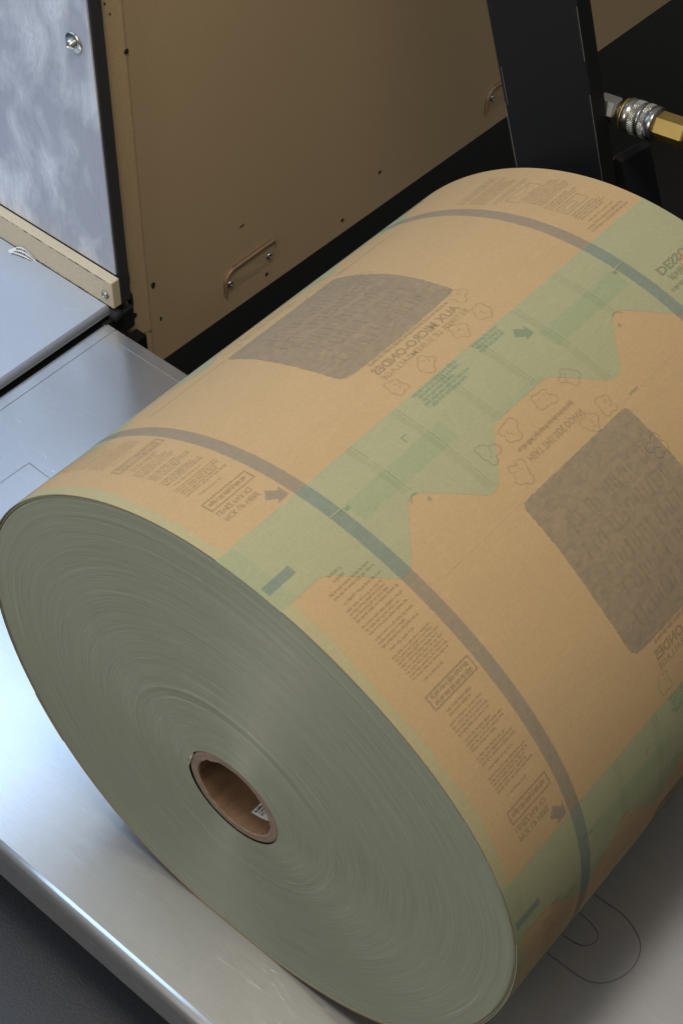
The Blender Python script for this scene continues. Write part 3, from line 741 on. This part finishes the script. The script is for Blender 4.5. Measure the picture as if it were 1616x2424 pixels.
# zigzag edge of the green band (mm): arc against position along the roll
half = [(53, -1.3), (53, 37), (57, 43), (90, 76), (90.5, 84), (88.5, 90), (56, 124), (53.5, 130), (55, 136.5), (89.5, 173), (91, 179), (89, 187), (56, 222), (54.5, 229)]
zig = half + [(a, 511 - y) for a, y in half[::-1]]
zig[-1] = (53, LEN * 1000)
for cell in (-2, -1, 0, 1, 2):
    bm = bmesh.new(); q = rounded([(-4.5, -60)] + [(53, -60)] + zig[1:-1] + [(53, 570), (-4.5, 570)], 3.0, 3)
    poly(bm, q); bmesh.ops.triangulate(bm, faces=bm.faces[:], ngon_method='EAR_CLIP')
    for yc, sg in ((-1.3, -1), (LEN * 1000, 1)): bmesh.ops.bisect_plane(bm, geom=bm.verts[:] + bm.edges[:] + bm.faces[:], plane_co=(0, yc, 0), plane_no=(0, sg, 0), clear_outer=True)
    place('green_band', bm, M_GREEN, 'green', cell)
for nm, y0, y1 in (('grey_stripe', 76.3, 87.6), ('grey_stripe', 418.6, 430.4)):
    bm = bmesh.new()
    n = 240
    for k in range(n):
        a0, a1 = -math.pi + 2 * math.pi * k / n, -math.pi + 2 * math.pi * (k + 1) / n
        bm.faces.new([bm.verts.new(surf(t, y / 1000, OFFS['film'])) for t, y in ((a0, y0), (a0, y1), (a1, y1), (a1, y0))])
    bmesh.ops.remove_doubles(bm, verts=bm.verts[:], dist=1e-6)
    o = new_obj(nm, bm, F_STRIPE, None, True); o.parent = sheet; o.matrix_parent_inverse = Matrix()
# pale margin along the front rim
bm = bmesh.new(); n = 240
for k in range(n):
    a0, a1 = -math.pi + 2 * math.pi * k / n, -math.pi + 2 * math.pi * (k + 1) / n
    def yy(t): return (8.2 + 1.2 * math.sin(t * 9) + 0.6 * math.sin(t * 23)) / 1000
    bm.faces.new([bm.verts.new(surf(t, y, OFFS['green'] * 0.6)) for t, y in ((a0, YF), (a0, yy(a0)), (a1, yy(a1)), (a1, YF))])
bmesh.ops.remove_doubles(bm, verts=bm.verts[:], dist=1e-7)
o = new_obj('pale_margin', bm, M_PALE, None, True); o.parent = sheet; o.matrix_parent_inverse = Matrix()

def popcorn(bm, a, y, r, seed):
    """a popped kernel: the outline of a main lobe with a few unequal lobes round it"""
    rn = random.Random(seed); cs = [(0, 0, r * 0.70)]; t0 = rn.uniform(0, 6.28); n = rn.choice((4, 4, 5))
    for k in range(n):
        t = t0 + k * 6.28 / n * rn.uniform(0.8, 1.15); d = r * rn.uniform(0.58, 0.78); cs.append((d * math.cos(t), d * math.sin(t), r * rn.uniform(0.30, 0.50)))
    pts = []
    for k in range(56):
        t = k / 56 * 2 * math.pi; c, s_ = math.cos(t), math.sin(t); best = 0
        for x, z, q in cs:
            b = x * c + z * s_; dd = b * b - (x * x + z * z - q * q)
            if dd > 0: best = max(best, b + math.sqrt(dd))
        pts.append((a + best * c, y + best * s_ * 1.05))
    line(bm, pts, 0.75, True)
    for x, z, q in cs[1:3]:      # where the lobes overlap the main one
        t1 = math.atan2(-z, -x); line(bm, [(a + x + q * math.cos(t1 + s_ * 0.28), y + z + q * math.sin(t1 + s_ * 0.28)) for s_ in (-3, -2, -1, 0, 1)], 0.7)
def arrow(bm, tip, ang, s):
    c, d = math.cos(ang), math.sin(ang)
    shp = [(0, 0), (-7, 7.6), (-7, 3.7), (-15.5, 4.4), (-15.5, -4.4), (-7, -3.7), (-7, -7.6)]
    poly(bm, [(tip[0] + (x * c - y * d) * s, tip[1] + (x * d + y * c) * s) for x, y in shp])
    bmesh.ops.triangulate(bm, faces=bm.faces[:])
def frame(bm, a0, a1, y0, y1, w):
    rect(bm, a0, a0 + w, y0, y1); rect(bm, a1 - w, a1, y0, y1); rect(bm, a0 + w, a1 - w, y0, y0 + w); rect(bm, a0 + w, a1 - w, y1 - w, y1)
POPS = [(281, 201, 8.5), (281, 235, 9), (279, 280, 8.5), (278, 309, 9), (251, 313, 8), (66, 270, 9), (66, 228, 9), (68, 200, 9), (94, 207, 9), (101, 304, 8.5), (103, 282, 8.5), (66, 302, 9), (148, 312, 8.5)]
for cell in (-1, 0, 1):
    rn = random.Random(11)
    # heat patch
    bm = bmesh.new(); poly(bm, ragged([(110, 187), (111, 316.5), (175, 319.5), (244, 318), (247, 262), (246, 194), (244, 186), (234, 183), (190, 182), (150, 184.5)], 5))
    bmesh.ops.triangulate(bm, faces=bm.faces[:]); place('grey_heat_patch', bm, F_PANEL, 'film', cell)
    # faint printing inside the patch
    bm = bmesh.new()
    for a0 in (138, 158, 178, 198, 218):
        y = 200 + rn.uniform(0, 12)
        while y < 300:
            w = rn.uniform(6, 10); sh = rn.randint(0, 3)
            rect(bm, a0, a0 + 14, y, y + 2.4)
            if sh != 1: rect(bm, a0, a0 + 14, y + w - 2.4, y + w)
            if sh in (0, 2): rect(bm, a0 + 11.6, a0 + 14, y + 2.4, y + w - 2.4)
            if sh in (1, 2, 3): rect(bm, a0, a0 + 2.4, y + 2.4, y + w - 2.5)
            y += w + 3
    place('patch_text', bm, F_PATCHT, 'text', cell)['kind'] = 'stuff'
    # front column of small print
    bm = bmesh.new()
    def block(a0, rows, pitch, y0=30, y1=72, ragged=10):
        a = a0
        for i in range(rows):
            greek(bm, a, y0 + rn.uniform(0, 0.4), y1 - rn.uniform(0, ragged), pitch * 0.62, rn); a += pitch
        return a
    block(55.5, 2, 4.6, 40, 62, 14); block(66, 2, 3.6, 30, 73, 4); block(76, 1, 3.2, 33, 72, 4)
    block(81, 4, 3.1, 30, 73, 12); block(95.5, 3, 3.1, 30, 71, 10); block(107, 3, 3.1, 30, 70, 12); block(118, 1, 3, 33, 66, 8); block(123, 8, 2.7, 30, 73, 7); block(147, 1, 3, 36, 60, 4)
    block(171.5, 2, 3.2, 34, 70, 16); block(179.5, 4, 3.0, 30, 68, 12); block(194, 4, 2.8, 31, 69, 12); block(208, 3, 2.9, 31, 70, 10); block(219, 1, 2.8, 34, 66, 8); block(224, 5, 2.8, 30, 72, 8); block(242, 1, 2.8, 36, 60, 5)
    place('small_print', bm, F_TEXT2, 'text', cell)['kind'] = 'stuff'
    bm = bmesh.new(); frame(bm, 155.5, 167.5, 28.5, 73.5, 1.3); place('box_frame', bm, F_TEXT, 'text', cell); bm = bmesh.new(); frame(bm, 251, 262, 28.5, 71.5, 1.3); place('box_frame', bm, F_TEXT, 'text', cell)
    bm = bmesh.new(); greek(bm, 157.8, 32.0, 70, 3.4, rn); greek(bm, 162.5, 32.0, 70, 3.4, rn); place('box_text', bm, F_TEXT, 'text', cell)['kind'] = 'stuff'; bm = bmesh.new(); greek(bm, 254.6, 31.5, 69, 4.0, rn); place('box_text', bm, F_TEXT, 'text', cell)['kind'] = 'stuff'
    bm = bmesh.new(); txt(bm, 'LEVEZ PAR ICI', 264.6, 29, 32, 4.6, bold=0.03); txt(bm, 'PICK UP HERE', 271.6, 29, 32, 4.6, bold=0.03); place('lettering', bm, F_TEXT, 'text', cell)
    bm = bmesh.new(); arrow(bm, (290.5, 73.5), math.radians(46), 1.05); place('arrow', bm, F_STRIPE, 'text', cell)
    # lettering round the patch
    bm = bmesh.new(); txt(bm, 'HEAT THIS SIDE DOWN', 88.6, 220, 65, 6.0, bold=0.02); place('lettering', bm, F_TEXT, 'text', cell)
    bm = bmesh.new(); greek(bm, 80, 219, 287, 4.0, rn); place('small_print', bm, F_TEXT2, 'text', cell)['kind'] = 'stuff'
    bm = bmesh.new(); txt(bm, 'AUX MICRO-ONDES', 254.8 + 3.3, 303, 104, 0, True, True) if False else txt(bm, 'AUX MICRO-ONDES', 262.0, 302, 99, 8.2, True, True, 0.03); place('lettering', bm, F_TEXT, 'text', cell)
    bm = bmesh.new(); txt(bm, 'RETIRER LE SUREMBALLAGE', 269.6, 303, 101, 5.4, True, True, 0.01); place('lettering', bm, F_TEXT, 'text', cell)
    bm = bmesh.new(); greek(bm, 247.8, 208, 302, 3.6, rn); place('small_print', bm, F_TEXT2, 'text', cell)['kind'] = 'stuff'
    # popcorn outlines
    for i, (a, y, r) in enumerate(POPS):
        bm = bmesh.new(); popcorn(bm, a, y, r, i * 3 + 1); place('popcorn_outline', bm, F_LINE, 'line', cell)
    # print inside the green band
    bm = bmesh.new()
    for a, y0, y1 in ((-3.4, 201, 252), (0.4, 203, 250), (4.4, 203, 240), (8.2, 201, 252), (12.0, 204, 246)): greek(bm, a, y0, y1, 3.2, rn)
    place('small_print', bm, F_BAND, 'text', cell)['kind'] = 'stuff'
    bm = bmesh.new()
    for a, y0, y1 in ((-3.4, 271, 303), (0.6, 272, 300), (4.4, 271, 301)): greek(bm, a, y0, y1, 3.3, rn)
    place('small_print', bm, F_BAND, 'text', cell)['kind'] = 'stuff'
    bm = bmesh.new(); arrow(bm, (22.5, 316), math.radians(48), 1.0); place('arrow', bm, F_BAND, 'text', cell)
    bm = bmesh.new(); txt(bm, 'DESSUS', 50, 442, 46, 8, bold=0.04); place('lettering', bm, F_TEXT, 'text', cell)
    bm = bmesh.new(); greek(bm, 61, 445, 487, 6.5, rn); greek(bm, 70, 436, 480, 4, rn); place('small_print', bm, F_TEXT2, 'text', cell)['kind'] = 'stuff'
    # bar and teal patches at the front rim, seam tint along the band
    bm = bmesh.new(); rect(bm, 32, 39.5, 2, 28); place('blue_bar', bm, F_STRIPE, 'text', cell)
    bm = bmesh.new(); rect(bm, -3.5, 52, -1.2, 14); place('teal_patch', bm, F_TEAL, 'film', cell)
    bm = bmesh.new(); rect(bm, 26, 44, 92, 196); place('teal_patch', bm, F_TEAL2, 'film', cell)
    bm = bmesh.new(); rect(bm, 26, 44, 318, 415); place('teal_patch', bm, F_TEAL2, 'film', cell)
    bm = bmesh.new(); rect(bm, 49, 55.4, 226, 284); place('teal_patch', bm, F_TEAL, 'film', cell)
    # white cut line and tab on each stripe, corner marks, dash
    bm = bmesh.new(); rect(bm, 26.2, 27.2, 76, 88); place('cut_line', bm, M_GREEN, 'line', cell); bm = bmesh.new(); rect(bm, 26.2, 27.2, 418.4, 430.6); place('cut_line', bm, M_GREEN, 'line', cell)
    bm = bmesh.new(); rect(bm, 27.6, 31, 88.5, 93); rect(bm, 27.6, 31, 413, 417.5); rect(bm, 16, 22, 164, 165.2); rect(bm, 16, 17.2, 165, 170); place('tab_mark', bm, F_BAND, 'line', cell)['kind'] = 'stuff'
    bm = bmesh.new(); line(bm, [(58, 126), (54.8, 128.5), (53.2, 131.5), (54.4, 136)], 1.3); line(bm, [(58, 385), (54.8, 382.5), (53.2, 379.5), (54.4, 375)], 1.3); rect(bm, 62, 65, 137, 140); rect(bm, 62, 65, 371, 374); rect(bm, 106, 107.6, 327, 338); place('corner_mark', bm, F_BAND, 'line', cell)['kind'] = 'stuff'
    # folds pressed into the sheet, drawn as dark strips and painted highlights
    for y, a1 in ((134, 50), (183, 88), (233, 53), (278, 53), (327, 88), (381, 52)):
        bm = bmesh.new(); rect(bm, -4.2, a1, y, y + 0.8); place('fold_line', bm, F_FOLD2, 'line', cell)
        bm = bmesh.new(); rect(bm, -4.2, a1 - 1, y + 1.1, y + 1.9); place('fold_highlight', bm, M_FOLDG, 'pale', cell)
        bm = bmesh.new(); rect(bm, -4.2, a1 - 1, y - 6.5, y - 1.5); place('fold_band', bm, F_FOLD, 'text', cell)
    for y0, y1, a in ((103, 188, 108), (322, 396, 107)):
        bm = bmesh.new(); rect(bm, a, a + 0.8, y0, y1); place('press_line', bm, M_FOLDL, 'pale', cell)
    # back column
    bm = bmesh.new()
    block(150, 3, 3.6, 438, 494, 8); block(164, 6, 3.3, 438, 494, 14); block(188, 2, 3.2, 440, 490, 10); block(213, 7, 2.9, 450, 495, 8); block(236, 3, 3.0, 448, 492, 14); block(261, 4, 3.0, 450, 493, 12); block(276, 1, 3, 452, 490, 5); block(281, 2, 4.4, 443, 500, 8)
    place('small_print', bm, F_TEXT2, 'text', cell)['kind'] = 'stuff'
    bm = bmesh.new(); frame(bm, 197, 211, 447, 481, 0.9); line(bm, [(198, 448), (206, 464), (198, 480)], 0.8); place('box_frame', bm, F_TEXT, 'text', cell); bm = bmesh.new(); frame(bm, 246, 258, 450, 481, 0.9); frame(bm, 249, 255, 454, 470, 0.8); place('box_frame', bm, F_TEXT, 'text', cell)

# core label print
bm = bmesh.new()
def lbl_txt(s, th0, y0, wid, hgt):
    cu = bpy.data.curves.new('t', 'FONT'); cu.body = s; cu.resolution_u = 2; cu.offset = 0.02
    ob = bpy.data.objects.new('t', cu); COL.objects.link(ob); bpy.context.view_layer.update()
    me = ob.to_mesh(); vs = [v.co.copy() for v in me.vertices]; fs = [tuple(p.vertices) for p in me.polygons]; ob.to_mesh_clear(); bpy.data.objects.remove(ob)
    x1 = max(v.x for v in vs)
    nv = [bm.verts.new(core_pt(th0 + v.y / 0.73 * hgt / RI, y0 + v.x / x1 * wid, 0.0007)) for v in vs]
    for f in fs:
        try: bm.faces.new([nv[i] for i in f])
        except ValueError: pass
lbl_txt('Inllin', math.radians(167.6), 0.0112, 0.0095, 0.0030)
lbl_txt('1200', math.radians(162.6), 0.0120, 0.0075, 0.0022)
lbl_txt('PL', math.radians(157.2), 0.0118, 0.0045, 0.0024)
lp = new_obj('label_print', bm, M_INK); lp.parent = core; lp.matrix_parent_inverse = Matrix()
